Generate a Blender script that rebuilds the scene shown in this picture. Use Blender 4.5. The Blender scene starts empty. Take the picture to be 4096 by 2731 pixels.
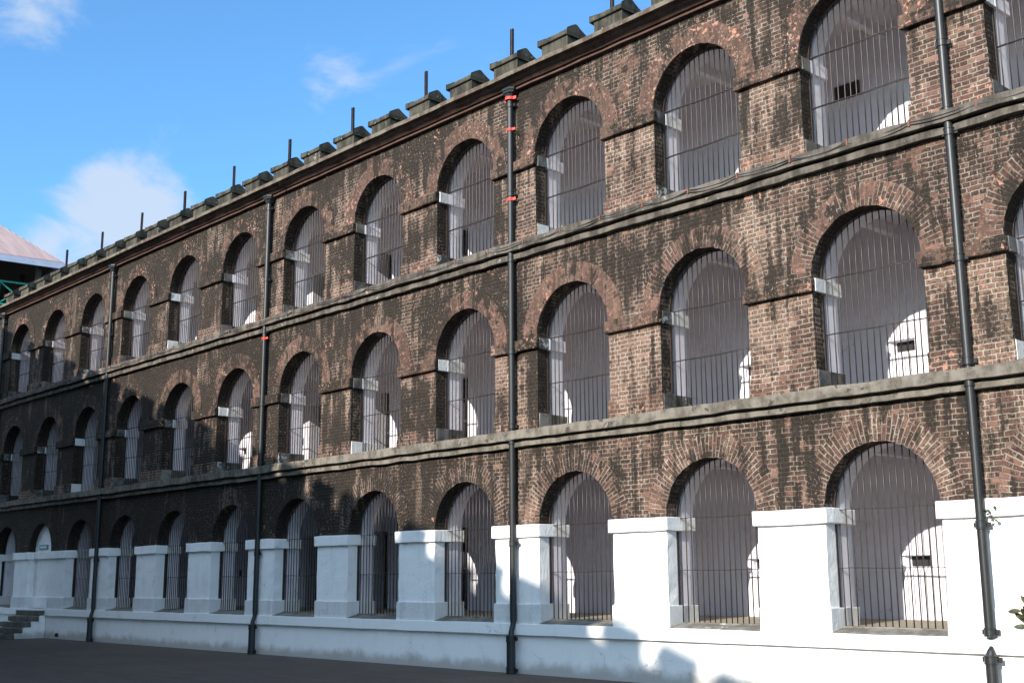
import bpy, bmesh, math, random
from mathutils import Vector, Matrix, noise
random.seed(7)
S = bpy.context.scene
COL = S.collection
sin, cos, pi, rad = math.sin, math.cos, math.pi, math.radians

# ------------------------------------------------------------------ dimensions (metres, ground z = 0, facade plane y = 0)
BAY = 2.9
HP = .5715                     # half width of a pier
R = BAY / 2 - HP               # arch radius
WT = .66                       # thickness of the outer wall
YB = 2.4                       # back wall of the gallery
#         floor  base_top imp_bot imp_top wall_top rail1 rail2
STOREY = [dict(n='g', floor=.88, base=1.20, ib=2.35, it=2.565, top=3.96, r1=2.55, r2=1.735),
          dict(n='m', floor=4.246, base=4.55, ib=5.70, it=5.915, top=7.47, r1=5.925, r2=5.09),
          dict(n='t', floor=7.768, base=8.06, ib=9.18, it=9.39, top=10.80, r1=9.43, r2=8.615)]
N0, N1 = -2, 12                # first and last opening, opening n centred at x = -n*BAY
XR = -(N0 - .5) * BAY          # right end of the arcade (7.25)
XL = -(N1 + .5) * BAY          # left end (-36.25)

# ------------------------------------------------------------------ node helpers
def newmat(name):
    m = bpy.data.materials.new(name); m.use_nodes = True
    nt = m.node_tree
    for n in list(nt.nodes): nt.nodes.remove(n)
    out = nt.nodes.new('ShaderNodeOutputMaterial')
    b = nt.nodes.new('ShaderNodeBsdfPrincipled')
    nt.links.new(b.outputs[0], out.inputs[0])
    return m, nt, b
class G:
    def __init__(s, nt): s.nt = nt
    def n(s, t, **k):
        x = s.nt.nodes.new(t)
        for a, v in k.items(): setattr(x, a, v)
        return x
    def link(s, a, b): s.nt.links.new(a, b)
    def setin(s, sock, v):
        if hasattr(v, 'is_linked') or isinstance(v, bpy.types.NodeSocket): s.nt.links.new(v, sock)
        else: sock.default_value = v
    def math(s, op, a, b=0.0, c=None, clamp=False):
        x = s.n('ShaderNodeMath', operation=op); x.use_clamp = clamp
        s.setin(x.inputs[0], a); s.setin(x.inputs[1], b)
        if c is not None: s.setin(x.inputs[2], c)
        return x.outputs[0]
    def mix(s, f, a, b, bt='MIX'):
        x = s.n('ShaderNodeMix', data_type='RGBA', blend_type=bt)
        s.setin(x.inputs[0], f)
        s.setin(x.inputs[6], (*a, 1) if isinstance(a, tuple) and len(a) == 3 else a)
        s.setin(x.inputs[7], (*b, 1) if isinstance(b, tuple) and len(b) == 3 else b)
        return x.outputs[2]
    def ramp(s, f, stops, interp='LINEAR'):
        x = s.n('ShaderNodeValToRGB'); r = x.color_ramp; r.interpolation = interp
        while len(r.elements) < len(stops): r.elements.new(.5)
        for e, (p, c) in zip(r.elements, stops):
            e.position = p
            e.color = (c, c, c, 1) if isinstance(c, (int, float)) else (*c, 1)
        s.setin(x.inputs[0], f)
        return x.outputs[0]
    def sep(s, v):
        x = s.n('ShaderNodeSeparateXYZ'); s.link(v, x.inputs[0]); return x.outputs
    def comb(s, a, b, c):
        x = s.n('ShaderNodeCombineXYZ')
        for i, v in enumerate((a, b, c)): s.setin(x.inputs[i], v)
        return x.outputs[0]
    def vmul(s, v, t):
        x = s.n('ShaderNodeVectorMath', operation='MULTIPLY'); s.link(v, x.inputs[0]); x.inputs[1].default_value = t; return x.outputs[0]
    def vadd(s, v, t):
        x = s.n('ShaderNodeVectorMath', operation='ADD'); s.link(v, x.inputs[0])
        if isinstance(t, tuple): x.inputs[1].default_value = t
        else: s.link(t, x.inputs[1])
        return x.outputs[0]
    def noise(s, v, scale, detail=3, rough=.55, dist=0.):
        x = s.n('ShaderNodeTexNoise'); s.link(v, x.inputs['Vector'])
        x.inputs['Scale'].default_value = scale; x.inputs['Detail'].default_value = detail
        x.inputs['Roughness'].default_value = rough; x.inputs['Distortion'].default_value = dist
        return x.outputs[0]
    def noisec(s, v, scale, detail=2):
        x = s.n('ShaderNodeTexNoise'); s.link(v, x.inputs['Vector'])
        x.inputs['Scale'].default_value = scale; x.inputs['Detail'].default_value = detail
        return x.outputs[1]
    def pos(s): return s.n('ShaderNodeNewGeometry').outputs['Position']
    def uv(s): return s.n('ShaderNodeTexCoord').outputs['UV']
    def thr(s, v, lo, hi):
        x = s.n('ShaderNodeMapRange'); x.interpolation_type = 'SMOOTHSTEP'
        s.setin(x.inputs[0], v); x.inputs[1].default_value = lo; x.inputs[2].default_value = hi
        return x.outputs[0]
    def bump(s, h, strength, dist, b, prev=None):
        x = s.n('ShaderNodeBump'); x.inputs['Strength'].default_value = strength; x.inputs['Distance'].default_value = dist
        s.link(h, x.inputs['Height'])
        if prev is not None: s.link(prev, x.inputs['Normal'])
        s.link(x.outputs[0], b.inputs['Normal']); return x.outputs[0]

DARK, RED = (.030, .019, .014), (.135, .048, .030)

def brick_mat(name, soot=.5, pale=.3, patches=.5, red=.5, smear=0., grad=-.0008, voussoir=False, bz=None, sm2=(.15, .083, .062)):
    """weathered english-bond brick; uv in metres. soot: black growth, pale: lime bloom, patches: salmon spalls, smear: render left on the face"""
    m, nt, b = newmat(name); g = G(nt)
    P = g.pos(); uv = g.uv()
    w = g.vadd(g.vmul(g.noisec(uv, 8, 2), (.030, .024, 0)), (-.015, -.012, 0))
    w2 = g.vadd(g.vmul(g.noisec(uv, .9, 1), (0, .05, 0)), (0, -.025, 0))
    w3 = g.vadd(g.vmul(g.noisec(uv, 38, 2), (.012, .012, 0)), (-.006, -.006, 0))
    u = g.vadd(g.vadd(g.vadd(uv, w), w2), w3)
    br = g.n('ShaderNodeTexBrick'); g.link(u, br.inputs['Vector'])
    br.offset = .5; br.offset_frequency = 2; br.squash = 1.0 if voussoir else .5; br.squash_frequency = 2
    br.inputs['Color1'].default_value = (0, 0, 0, 1); br.inputs['Color2'].default_value = (1, 1, 1, 1)
    br.inputs['Mortar'].default_value = (.5, .5, .5, 1)
    br.inputs['Scale'].default_value = 1; br.inputs['Mortar Size'].default_value = .0105
    br.inputs['Mortar Smooth'].default_value = .35; br.inputs['Bias'].default_value = 0
    br.inputs['Brick Width'].default_value = .225; br.inputs['Row Height'].default_value = .071
    rnd = br.outputs[0]; mort = br.outputs[1]
    sx = g.sep(P)
    fine = g.noise(P, 30, 3, .65); med = g.noise(P, 4.5, 3, .6); big = g.noise(P, .55, 3, .6)
    streak = g.noise(g.comb(g.math('MULTIPLY', g.math('ADD', sx[0], sx[1]), 5.5), 0., g.math('MULTIPLY', sx[2], .55)), 1., 4, .6)
    streak2 = g.noise(g.comb(g.math('MULTIPLY', g.math('ADD', sx[0], sx[1]), 2.1), 3.7, g.math('MULTIPLY', sx[2], .35)), 1., 3, .6)
    col = g.ramp(rnd, [(0., (.026, .015, .012)), (.3, (.042, .021, .016)), (.6, (.066, .033, .024)), (.82, (.092, .044, .032)), (.95, (.17, .085, .060)), (1., (.28, .145, .105))])
    if red < .5: col = g.mix(.5 - red, col, (.05, .032, .025))
    else: col = g.mix((red - .5), col, (.145, .058, .038))
    col = g.mix(g.math('MULTIPLY', g.thr(fine, .45, .75), .4), col, (.20, .15, .12))
    mcol = g.mix(g.thr(med, .3, .7), (.145, .128, .104), (.285, .26, .215))
    # mortar missing or stained in places
    mf = g.math('MULTIPLY', mort, g.math('MULTIPLY_ADD', g.thr(g.noise(P, 2.3, 3, .6), .3, .6), .5, .5))
    col = g.mix(mf, col, mcol)
    # lime bloom: whole patches of pale brick
    if pale > 0:
        pb = g.math('MULTIPLY_ADD', med, .45, g.math('MULTIPLY', streak2, .6))
        if bz: pb = g.math('ADD', pb, g.math('MULTIPLY', g.math('MAXIMUM', g.math('SUBTRACT', 1., g.math('DIVIDE', g.math('ABSOLUTE', g.math('SUBTRACT', sx[2], bz)), .45)), 0.), .11))
        pm = g.math('MULTIPLY', g.thr(pb, .60 - .10 * pale, .66 - .10 * pale), g.thr(fine, .35, .52))
        col = g.mix(g.math('MULTIPLY', pm, .58), col, g.mix(mort, (.24, .15, .11), (.40, .35, .285)))
    # smeared render that hides the joints
    if smear > 0:
        sm = g.thr(g.noise(P, 1.7, 4, .65), .62 - .3 * smear, .70 - .3 * smear)
        scol = g.mix(g.thr(streak, .35, .65), (.056, .033, .025), sm2)
        scol = g.mix(g.thr(g.noise(P, 14, 4, .7), .5, .72), scol, (.24, .13, .10))
        col = g.mix(g.math('MULTIPLY', sm, .93), col, scol)
    # soot / dead algae, streaky; the brick also darkens towards the far end
    if soot > 0:
        base = g.math('ADD', g.math('MULTIPLY', streak, .62), g.math('ADD', g.math('MULTIPLY', med, .42), g.math('MULTIPLY', big, .62)))
        base = g.math('SUBTRACT', base, .29)
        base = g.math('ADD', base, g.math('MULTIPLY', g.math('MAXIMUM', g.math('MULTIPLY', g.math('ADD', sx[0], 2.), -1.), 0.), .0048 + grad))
        base = g.math('ADD', base, g.math('MULTIPLY', g.math('SUBTRACT', fine, .5), .12))
        base = g.math('ADD', base, g.math('MULTIPLY', g.math('SUBTRACT', rnd, .5), .07))
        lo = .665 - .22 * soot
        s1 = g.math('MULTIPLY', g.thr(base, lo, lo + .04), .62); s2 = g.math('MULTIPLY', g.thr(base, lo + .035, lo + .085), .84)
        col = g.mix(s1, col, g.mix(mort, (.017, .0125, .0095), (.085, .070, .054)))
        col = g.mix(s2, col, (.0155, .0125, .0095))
    lz = g.math('MULTIPLY', g.thr(g.math('MULTIPLY_ADD', streak2, .75, g.math('MULTIPLY', streak, .25)), .60, .66), g.thr(fine, .38, .56))
    col = g.mix(g.math('MULTIPLY', lz, .22 + .40 * pale), col, g.mix(mort, (.21, .135, .10), (.35, .305, .245)))
    # flaked spots showing pale salmon core
    if patches > 0:
        fl = g.thr(g.math('MULTIPLY_ADD', g.noise(P, 11, 3, .6), .6, g.math('MULTIPLY', g.noise(P, 1.3, 2), .4)), .665 - .07 * patches, .69 - .07 * patches)
        col = g.mix(g.math('MULTIPLY', fl, .85), col, (.40, .20, .14))
    zone = g.thr(g.noise(P, .8, 3, .6), .42, .60)
    sp = g.math('MULTIPLY', g.thr(g.noise(g.vmul(P, (1, 1, .7)), 26, 3, .6), .60, .66), zone)
    col = g.mix(g.math('MULTIPLY', sp, .35 + .5 * min(1, patches)), col, g.mix(rnd, (.33, .16, .11), (.40, .33, .27)))
    sp = g.thr(g.noise(P, 60, 2, .5), .66, .73)
    col = g.mix(g.math('MULTIPLY', sp, .55), col, (.42, .36, .30))
    g.link(col, b.inputs['Base Color']); b.inputs['Roughness'].default_value = .92
    b.inputs['Specular IOR Level'].default_value = .25
    h = g.math('ADD', g.math('MULTIPLY', mort, -1.), g.math('MULTIPLY', g.math('ADD', fine, med), .55))
    if smear > 0:
        h = g.math('MULTIPLY_ADD', g.math('MULTIPLY', mort, -1.), g.math('SUBTRACT', 1., sm), g.math('MULTIPLY', fine, .7))
    g.bump(h, .9, .012, b)
    return m

def plaster_mat(name, base, stain, spall, streakiness=.5, rough=.9, spallamt=.5, bump=.006, fine_s=22):
    m, nt, b = newmat(name); g = G(nt); P = g.pos(); sx = g.sep(P)
    streak = g.noise(g.comb(g.math('MULTIPLY', g.math('ADD', sx[0], sx[1]), 6), 1.1, g.math('MULTIPLY', sx[2], .7)), 1., 4, .6)
    med = g.noise(P, 3.5, 4, .65); fine = g.noise(P, fine_s, 4, .7)
    f = g.math('ADD', g.math('MULTIPLY', streak, streakiness), g.math('MULTIPLY', med, 1 - streakiness))
    c = g.mix(g.thr(f, .40, .60), base, stain)
    c = g.mix(g.math('MULTIPLY', g.thr(fine, .4, .7), .35), c, tuple(min(1, v * 1.8 + .02) for v in base))
    if spallamt > 0:
        s2 = g.thr(g.math('MULTIPLY_ADD', g.noise(P, 8, 3, .65), .6, g.math('MULTIPLY', g.noise(P, .9, 2), .4)), .65 - .08 * spallamt, .68 - .08 * spallamt)
        c = g.mix(g.math('MULTIPLY', s2, .9), c, spall)
    g.link(c, b.inputs['Base Color']); b.inputs['Roughness'].default_value = rough
    b.inputs['Specular IOR Level'].default_value = .25
    g.bump(g.math('ADD', fine, med), .8, bump, b)
    return m

def whitewash(name, col=(.85, .85, .84), dirt=.35, stainc=(.42, .41, .38), bumpd=.011):
    m, nt, b = newmat(name); g = G(nt); P = g.pos(); sx = g.sep(P)
    st = g.noise(g.comb(g.math('MULTIPLY', g.math('ADD', sx[0], sx[1]), 7), .3, g.math('MULTIPLY', sx[2], 1.)), 1., 4, .6)
    n1 = g.noise(P, 2.2, 4, .6); n2 = g.noise(P, 16, 3, .6)
    c = g.mix(g.math('MULTIPLY', g.thr(g.math('MULTIPLY_ADD', st, .5, g.math('MULTIPLY', n1, .5)), .46, .72), dirt), col, stainc)
    c = g.mix(g.math('MULTIPLY', g.thr(n2, .60, .72), dirt * .5), c, stainc)
    spl = g.math('MULTIPLY', g.thr(g.math('ADD', sx[2], g.math('MULTIPLY', n1, -.35)), .10, -.12), .7)
    c = g.mix(spl, c, (.30, .27, .23))
    vo = g.n('ShaderNodeTexVoronoi', feature='DISTANCE_TO_EDGE'); g.link(g.vadd(P, g.vmul(g.noisec(P, 3, 3), (.5, .5, .5))), vo.inputs['Vector']); vo.inputs['Scale'].default_value = 1.1
    crk = g.math('MULTIPLY', g.thr(vo.outputs[0], .006, .001), g.thr(n1, .5, .6))
    c = g.mix(g.math('MULTIPLY', crk, .6), c, (.25, .24, .23))
    g.link(c, b.inputs['Base Color']); b.inputs['Roughness'].default_value = .85
    b.inputs['Specular IOR Level'].default_value = .3
    # trowelled, lumpy limewash
    lump = g.noise(g.vmul(P, (1, 1, .6)), 9, 4, .6, 1.2)
    g.bump(g.math('ADD', lump, g.math('MULTIPLY', n2, .35)), .9, bumpd, b)
    return m

def flat_mat(name, c, rough=.6, metal=0., var=.25, scale=9, bump=.002, c2=None):
    m, nt, b = newmat(name); g = G(nt); P = g.pos()
    n1 = g.noise(P, scale, 4, .65)
    cc = g.mix(g.thr(n1, .35, .7), c, c2 if c2 else tuple(v * (1 - var) for v in c))
    g.link(cc, b.inputs['Base Color']); b.inputs['Roughness'].default_value = rough; b.inputs['Metallic'].default_value = metal
    if bump: g.bump(n1, .6, bump, b)
    return m

M = {}
M['brick_t'] = brick_mat('brick_top_storey', soot=.86, pale=.45, patches=.75, red=.42, smear=.30)
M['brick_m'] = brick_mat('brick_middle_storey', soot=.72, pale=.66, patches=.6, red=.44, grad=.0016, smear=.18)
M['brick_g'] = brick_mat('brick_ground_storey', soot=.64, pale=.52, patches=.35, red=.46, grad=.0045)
M['pier_t'] = brick_mat('brick_pier_top', soot=.66, pale=.62, patches=.5, red=.60, bz=9.08)
M['pier_m'] = brick_mat('brick_pier_middle', soot=.52, pale=.75, patches=.4, red=.62, bz=5.55, grad=.002)
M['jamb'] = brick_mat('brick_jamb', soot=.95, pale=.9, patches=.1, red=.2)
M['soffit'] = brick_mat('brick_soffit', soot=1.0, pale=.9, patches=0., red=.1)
M['ring_g'] = brick_mat('brick_voussoirs', soot=.56, pale=.45, patches=.3, red=.56, voussoir=True, grad=.004)
M['ring_m'] = brick_mat('arch_render_middle', soot=.50, pale=.35, patches=.6, red=.5, smear=1.5, voussoir=True, sm2=(.150, .090, .068))
M['ring_v'] = brick_mat('arch_brick_middle', soot=.50, pale=.5, patches=.5, red=.6, smear=.5, voussoir=True, sm2=(.18, .10, .076))
M['ring_t'] = brick_mat('arch_render_top', soot=.60, pale=.3, patches=1.0, red=.4, smear=1.5, voussoir=True, sm2=(.115, .068, .051))
M['impost'] = brick_mat('impost_render', soot=.80, pale=.7, patches=.7, red=.45, smear=.75, sm2=(.12, .075, .055))
M['base'] = brick_mat('brick_pier_foot', soot=.30, pale=.35, patches=.75, red=.8, smear=.15)
M['white'] = whitewash('whitewash_outside', dirt=.28)
M['whitep'] = whitewash('whitewash_plinth', (.86, .86, .85), .16, (.50, .49, .46), .005)
M['foot'] = whitewash('whitewash_pier_foot', (.68, .68, .67), .45, (.36, .36, .34))
M['inner'] = whitewash('whitewash_inside', (.755, .735, .80), .30, (.44, .42, .45), .005)
M['band'] = plaster_mat('concrete_band', (.080, .070, .056), (.190, .170, .142), (.05, .044, .037), .35, spallamt=.75, bump=.007)
M['band_t'] = plaster_mat('concrete_band_upper', (.046, .039, .032), (.140, .122, .102), (.27, .25, .21), .45, spallamt=.5, bump=.007)
M['sill'] = plaster_mat('stone_sill', (.11, .10, .085), (.21, .20, .175), (.40, .39, .37), .2, spallamt=.3)
M['mottle'] = plaster_mat('mottled_foot_stone', (.050, .048, .045), (.16, .155, .15), (.44, .44, .43), .2, spallamt=1.1, bump=.006)
M['cove'] = plaster_mat('cornice_render', (.060, .034, .027), (.098, .058, .047), (.055, .05, .03), .3, spallamt=.35)
M['slab'] = plaster_mat('cornice_slab', (.07, .048, .036), (.15, .13, .10), (.11, .12, .05), .3, spallamt=.3)
M['merlon'] = plaster_mat('merlon_render', (.020, .018, .014), (.075, .068, .052), (.23, .21, .17), .55, spallamt=.6)
M['iron'] = flat_mat('painted_iron_pipe', (.014, .016, .017), .46, .0, .3, 12, .001)
M['bar'] = flat_mat('rusty_bar', (.034, .029, .027), .42, .35, .5, 40, .0006, (.06, .040, .032))
M['strap'] = flat_mat('rust_strap', (.030, .022, .018), .7, .1, .5, 14, .002, (.07, .038, .028))
M['tape'] = flat_mat('red_tape', (.60, .045, .028), .65, 0, .1, 5, 0)
M['cable'] = flat_mat('black_cable', (.02, .02, .022), .5, 0, .2, 9, 0)
M['clip'] = flat_mat('rusty_clip', (.20, .07, .045), .8, 0, .4, 20, 0)
M['dark'] = flat_mat('recess_shade', (.02, .02, .022), .9, 0, .2, 3, 0)  # near-black colour for the shade inside cells, niches, pier slots and drain
M['door'] = flat_mat('cell_door_iron', (.045, .05, .055), .5, .2, .3, 8, .001)
M['step'] = plaster_mat('worn_step_stone', (.075, .068, .055), (.15, .14, .11), (.22, .21, .17), .2, spallamt=.2)
M['green'] = flat_mat('green_paint', (.025, .27, .19), .45, 0, .3, 6, 0)
M['fascia'] = flat_mat('pale_blue_fascia', (.38, .43, .56), .6, 0, .15, 3, 0)
M['timber'] = flat_mat('dark_timber', (.045, .035, .03), .8, 0, .4, 6, .002)
M['post'] = flat_mat('post_iron', (.05, .028, .024), .7, .1, .5, 10, .001, (.015, .014, .014))
M['leaf'] = flat_mat('leaf_green', (.045, .085, .018), .45, 0, .5, 7, 0, (.10, .16, .03))
M['leafd'] = flat_mat('leaf_dark', (.022, .034, .010), .35, 0, .4, 7, 0, (.06, .045, .012))
M['stem'] = flat_mat('stem_brown', (.09, .05, .03), .8, 0, .3, 9, 0)
M['plate'] = flat_mat('sign_teal', (.10, .26, .29), .5, 0, .1, 3, 0)
M['paper'] = flat_mat('sign_white', (.62, .68, .70), .5, 0, .05, 3, 0)

def floor_mat():
    m, nt, b = newmat('gallery_floor_tiles'); g = G(nt); P = g.pos(); sx = g.sep(P)
    w = g.math('FRACT', g.math('MULTIPLY', g.math('ADD', sx[0], g.math('MULTIPLY', sx[1], .0)), 4.2))
    l = g.thr(w, .10, .04)
    n1 = g.noise(P, 5, 3)
    c = g.mix(g.thr(n1, .3, .7), (.30, .25, .18), (.40, .35, .27))
    c = g.mix(g.math('MULTIPLY', l, .6), c, (.16, .13, .10))
    g.link(c, b.inputs['Base Color']); b.inputs['Roughness'].default_value = .7
    return m
M['floor'] = floor_mat()

def asphalt_mat():
    m, nt, b = newmat('asphalt'); g = G(nt); P = g.pos()
    n1 = g.noise(P, 90, 3, .7); n2 = g.noise(P, .35, 4, .6); n3 = g.noise(g.vmul(P, (.35, 1.6, 1)), 2.2, 4, .6)
    c = g.mix(g.thr(n1, .35, .75), (.058, .043, .032), (.115, .087, .065))
    c = g.mix(g.math('MULTIPLY', g.thr(g.math('MULTIPLY_ADD', n2, .5, g.math('MULTIPLY', n3, .5)), .42, .62), .45), c, (.13, .10, .078))
    sp = g.thr(g.noise(P, 9, 2, .5), .725, .74)
    c = g.mix(g.math('MULTIPLY', sp, .8), c, (.20, .19, .18))
    g.link(c, b.inputs['Base Color']); b.inputs['Roughness'].default_value = .9
    g.bump(g.math('ADD', n1, g.math('MULTIPLY', n3, .6)), .8, .008, b)
    return m
M['asphalt'] = asphalt_mat()

def tin_mat():
    m, nt, b = newmat('tin_roof_pink'); g = G(nt); P = g.pos(); uv = g.uv(); su = g.sep(uv)
    w = g.math('SINE', g.math('MULTIPLY', su[0], 2 * pi / .13))
    sheet = g.thr(g.math('FRACT', g.math('MULTIPLY', su[1], .42)), .03, .0)
    n1 = g.noise(g.comb(g.math('MULTIPLY', su[0], 3), g.math('MULTIPLY', su[1], .6), 0.), 1., 4, .6)
    c = g.mix(g.thr(n1, .35, .7), (.38, .26, .25), (.48, .36, .345))
    c = g.mix(g.math('MULTIPLY', sheet, .5), c, (.22, .10, .09))
    g.link(c, b.inputs['Base Color']); b.inputs['Roughness'].default_value = .55
    g.bump(w, .5, .012, b)
    return m
M['tin'] = tin_mat()

# ------------------------------------------------------------------ mesh builder
class MB:
    def __init__(s): s.v = []; s.f = []; s.uv = []; s.mi = []
    def poly(s, pts, mi=0, uv=None):
        i = len(s.v); s.v += [tuple(p) for p in pts]
        s.f.append(tuple(range(i, i + len(pts)))); s.mi.append(mi)
        if uv is None:
            n = Vector((0, 0, 0)); a = Vector(pts[0])
            for k in range(1, len(pts) - 1): n += (Vector(pts[k]) - a).cross(Vector(pts[k + 1]) - a)
            ax = max(range(3), key=lambda q: abs(n[q]))
            uv = [((p[1], p[2]), (p[0], p[2]), (p[0], p[1]))[ax] for p in pts]
        s.uv += list(uv)
    def box(s, x0, x1, y0, y1, z0, z1, mi=0, skip=''):
        if x0 > x1: x0, x1 = x1, x0
        if y0 > y1: y0, y1 = y1, y0
        if z0 > z1: z0, z1 = z1, z0
        if 'f' not in skip: s.poly([(x0, y0, z0), (x1, y0, z0), (x1, y0, z1), (x0, y0, z1)], mi)
        if 'b' not in skip: s.poly([(x1, y1, z0), (x0, y1, z0), (x0, y1, z1), (x1, y1, z1)], mi)
        if 'l' not in skip: s.poly([(x0, y1, z0), (x0, y0, z0), (x0, y0, z1), (x0, y1, z1)], mi)
        if 'r' not in skip: s.poly([(x1, y0, z0), (x1, y1, z0), (x1, y1, z1), (x1, y0, z1)], mi)
        if 't' not in skip: s.poly([(x0, y0, z1), (x1, y0, z1), (x1, y1, z1), (x0, y1, z1)], mi)
        if 'd' not in skip: s.poly([(x0, y1, z0), (x1, y1, z0), (x1, y0, z0), (x0, y0, z0)], mi)
    def ring(s, c, ax, r, seg=12):
        ax = Vector(ax).normalized(); a = ax.orthogonal().normalized(); b = ax.cross(a)
        return [Vector(c) + (a * cos(2 * pi * k / seg) + b * sin(2 * pi * k / seg)) * r for k in range(seg)]
    def tube(s, pts, r, seg=8, mi=0, caps=True):
        pts = [Vector(p) for p in pts]; rs = r if isinstance(r, (list, tuple)) else [r] * len(pts)
        d0 = (pts[1] - pts[0]).normalized(); a = d0.orthogonal().normalized(); rings = []
        for i, p in enumerate(pts):
            d = (pts[min(i + 1, len(pts) - 1)] - pts[max(i - 1, 0)]).normalized()
            a = (a - d * a.dot(d)).normalized(); b = d.cross(a)
            rings.append([p + (a * cos(2 * pi * k / seg) + b * sin(2 * pi * k / seg)) * rs[i] for k in range(seg)])
        for i in range(len(rings) - 1):
            for k in range(seg):
                k2 = (k + 1) % seg
                s.poly([rings[i][k], rings[i][k2], rings[i + 1][k2], rings[i + 1][k]], mi)
        if caps: s.poly(rings[0][::-1], mi); s.poly(rings[-1], mi)
    def build(s, name, mats, parent=None, loc=(0, 0, 0), smooth=False, bevel=0, jitter=0, jscale=3., weld=False, sub=0, props=None):
        me = bpy.data.meshes.new(name); me.from_pydata(s.v, [], s.f)
        uvl = me.uv_layers.new(name='UVMap')
        for i, c in enumerate(s.uv): uvl.data[i].uv = c
        if not isinstance(mats, (list, tuple)): mats = [mats]
        for m in mats: me.materials.append(M[m] if isinstance(m, str) else m)
        for p, k in zip(me.polygons, s.mi): p.material_index = k
        if weld or bevel or sub or smooth:
            bm = bmesh.new(); bm.from_mesh(me)
            bmesh.ops.remove_doubles(bm, verts=bm.verts, dist=1e-4)
            if bevel: bmesh.ops.bevel(bm, geom=[e for e in bm.edges if len(e.link_faces) == 2 and e.calc_face_angle(0) > .6], offset=bevel, segments=2, affect='EDGES', profile=.5)
            if sub: bmesh.ops.subdivide_edges(bm, edges=bm.edges, cuts=sub, use_grid_fill=True)
            bmesh.ops.recalc_face_normals(bm, faces=bm.faces)
            bm.to_mesh(me); bm.free()
        if jitter:
            for v in me.vertices:
                q = (Vector(v.co) + Vector(loc)) * jscale
                v.co += Vector((noise.noise(q), noise.noise(q + Vector((31, 7, 3))), noise.noise(q + Vector((5, 57, 19))))) * jitter
        if smooth:
            for p in me.polygons: p.use_smooth = True
        o = bpy.data.objects.new(name, me); COL.objects.link(o)
        place(o, parent, loc)
        if props:
            for k, v in props.items(): o[k] = v
        return o
WLOC = {}
def place(o, parent, loc):
    loc = Vector(loc)
    if parent is not None:
        o.parent = parent; o.location = loc - WLOC[parent.name]
    else: o.location = loc
    WLOC[o.name] = loc
def tag(o, label, cat, group=None):
    o['label'] = label; o['category'] = cat
    if group: o['group'] = group
    return o
def empty(name, loc, label=None, cat=None, group=None):
    o = bpy.data.objects.new(name, None); COL.objects.link(o); o.empty_display_size = .3
    place(o, None, loc)
    if label: tag(o, label, cat, group)
    return o
def copy_part(src, parent, loc):
    c = src.copy(); COL.objects.link(c); place(c, parent, loc)
    for ch in src.children:
        d = ch.copy(); COL.objects.link(d); d.parent = c; d.location = ch.location
    return c
def rj(a): return random.uniform(-a, a)

# ------------------------------------------------------------------ THE CELL BLOCK
block = empty('cell_block', (-14.5, 0, 0), 'long three storey brick prison block with barred arches above a whitewashed ground floor', 'prison block')

# --- storey walls (everything above the imposts, with arched heads)
SEG = 26
def storey_wall(i, st):
    mb = MB(); zs, zt = st['it'], st['top']
    wi = 0
    for n in range(N0, N1 + 1):
        cx = -n * BAY; xa, xb = cx - BAY / 2, cx + BAY / 2
        infill = (i == 0 and n == 10)
        th = [pi - pi * k / SEG for k in range(SEG + 1)]
        for y, flip, mi in ((0, 0, 0), (WT, 1, 2)):
            def q(a, b, c, d):
                P = [(a[0], y, a[1]), (b[0], y, b[1]), (c[0], y, c[1]), (d[0], y, d[1])]
                mb.poly(P[::-1] if flip else P, mi)
            q((xa, zs), (cx - R, zs), (cx - R, zt), (xa, zt)); q((cx + R, zs), (xb, zs), (xb, zt), (cx + R, zt))
            for k in range(SEG):
                a = (cx + R * cos(th[k]), zs + R * sin(th[k])); b = (cx + R * cos(th[k + 1]), zs + R * sin(th[k + 1]))
                q(a, b, (b[0], zt), (a[0], zt))
        jr = [rj(.006) for _ in th]
        def soff(y0, y1, r0, r1, mi):
            for k in range(SEG):
                def p(t, y, r, jj): return (cx + (r + jj) * cos(t), y, zs + (r + jj) * sin(t))
                j0, j1 = (jr[k], jr[k + 1]) if mi == 1 else (0, 0)
                mb.poly([p(th[k], y0, r0, j0), p(th[k], y1, r1, j0), p(th[k + 1], y1, r1, j1), p(th[k + 1], y0, r0, j1)], mi,
                        [(y0, th[k] * R), (y1, th[k] * R), (y1, th[k + 1] * R), (y0, th[k + 1] * R)])
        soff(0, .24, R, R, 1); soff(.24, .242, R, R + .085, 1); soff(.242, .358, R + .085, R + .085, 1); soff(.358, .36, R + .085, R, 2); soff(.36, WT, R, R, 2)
    # underside of the wall on the piers
    # solid end pieces beyond the arcade
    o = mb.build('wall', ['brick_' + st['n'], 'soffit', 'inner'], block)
    o['label'] = ['reddish brick wall above the whitewashed piers', 'stained brick wall of the middle storey', 'blackened brick wall of the top storey'][i]
for i, st in enumerate(STOREY): storey_wall(i, st)

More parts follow.
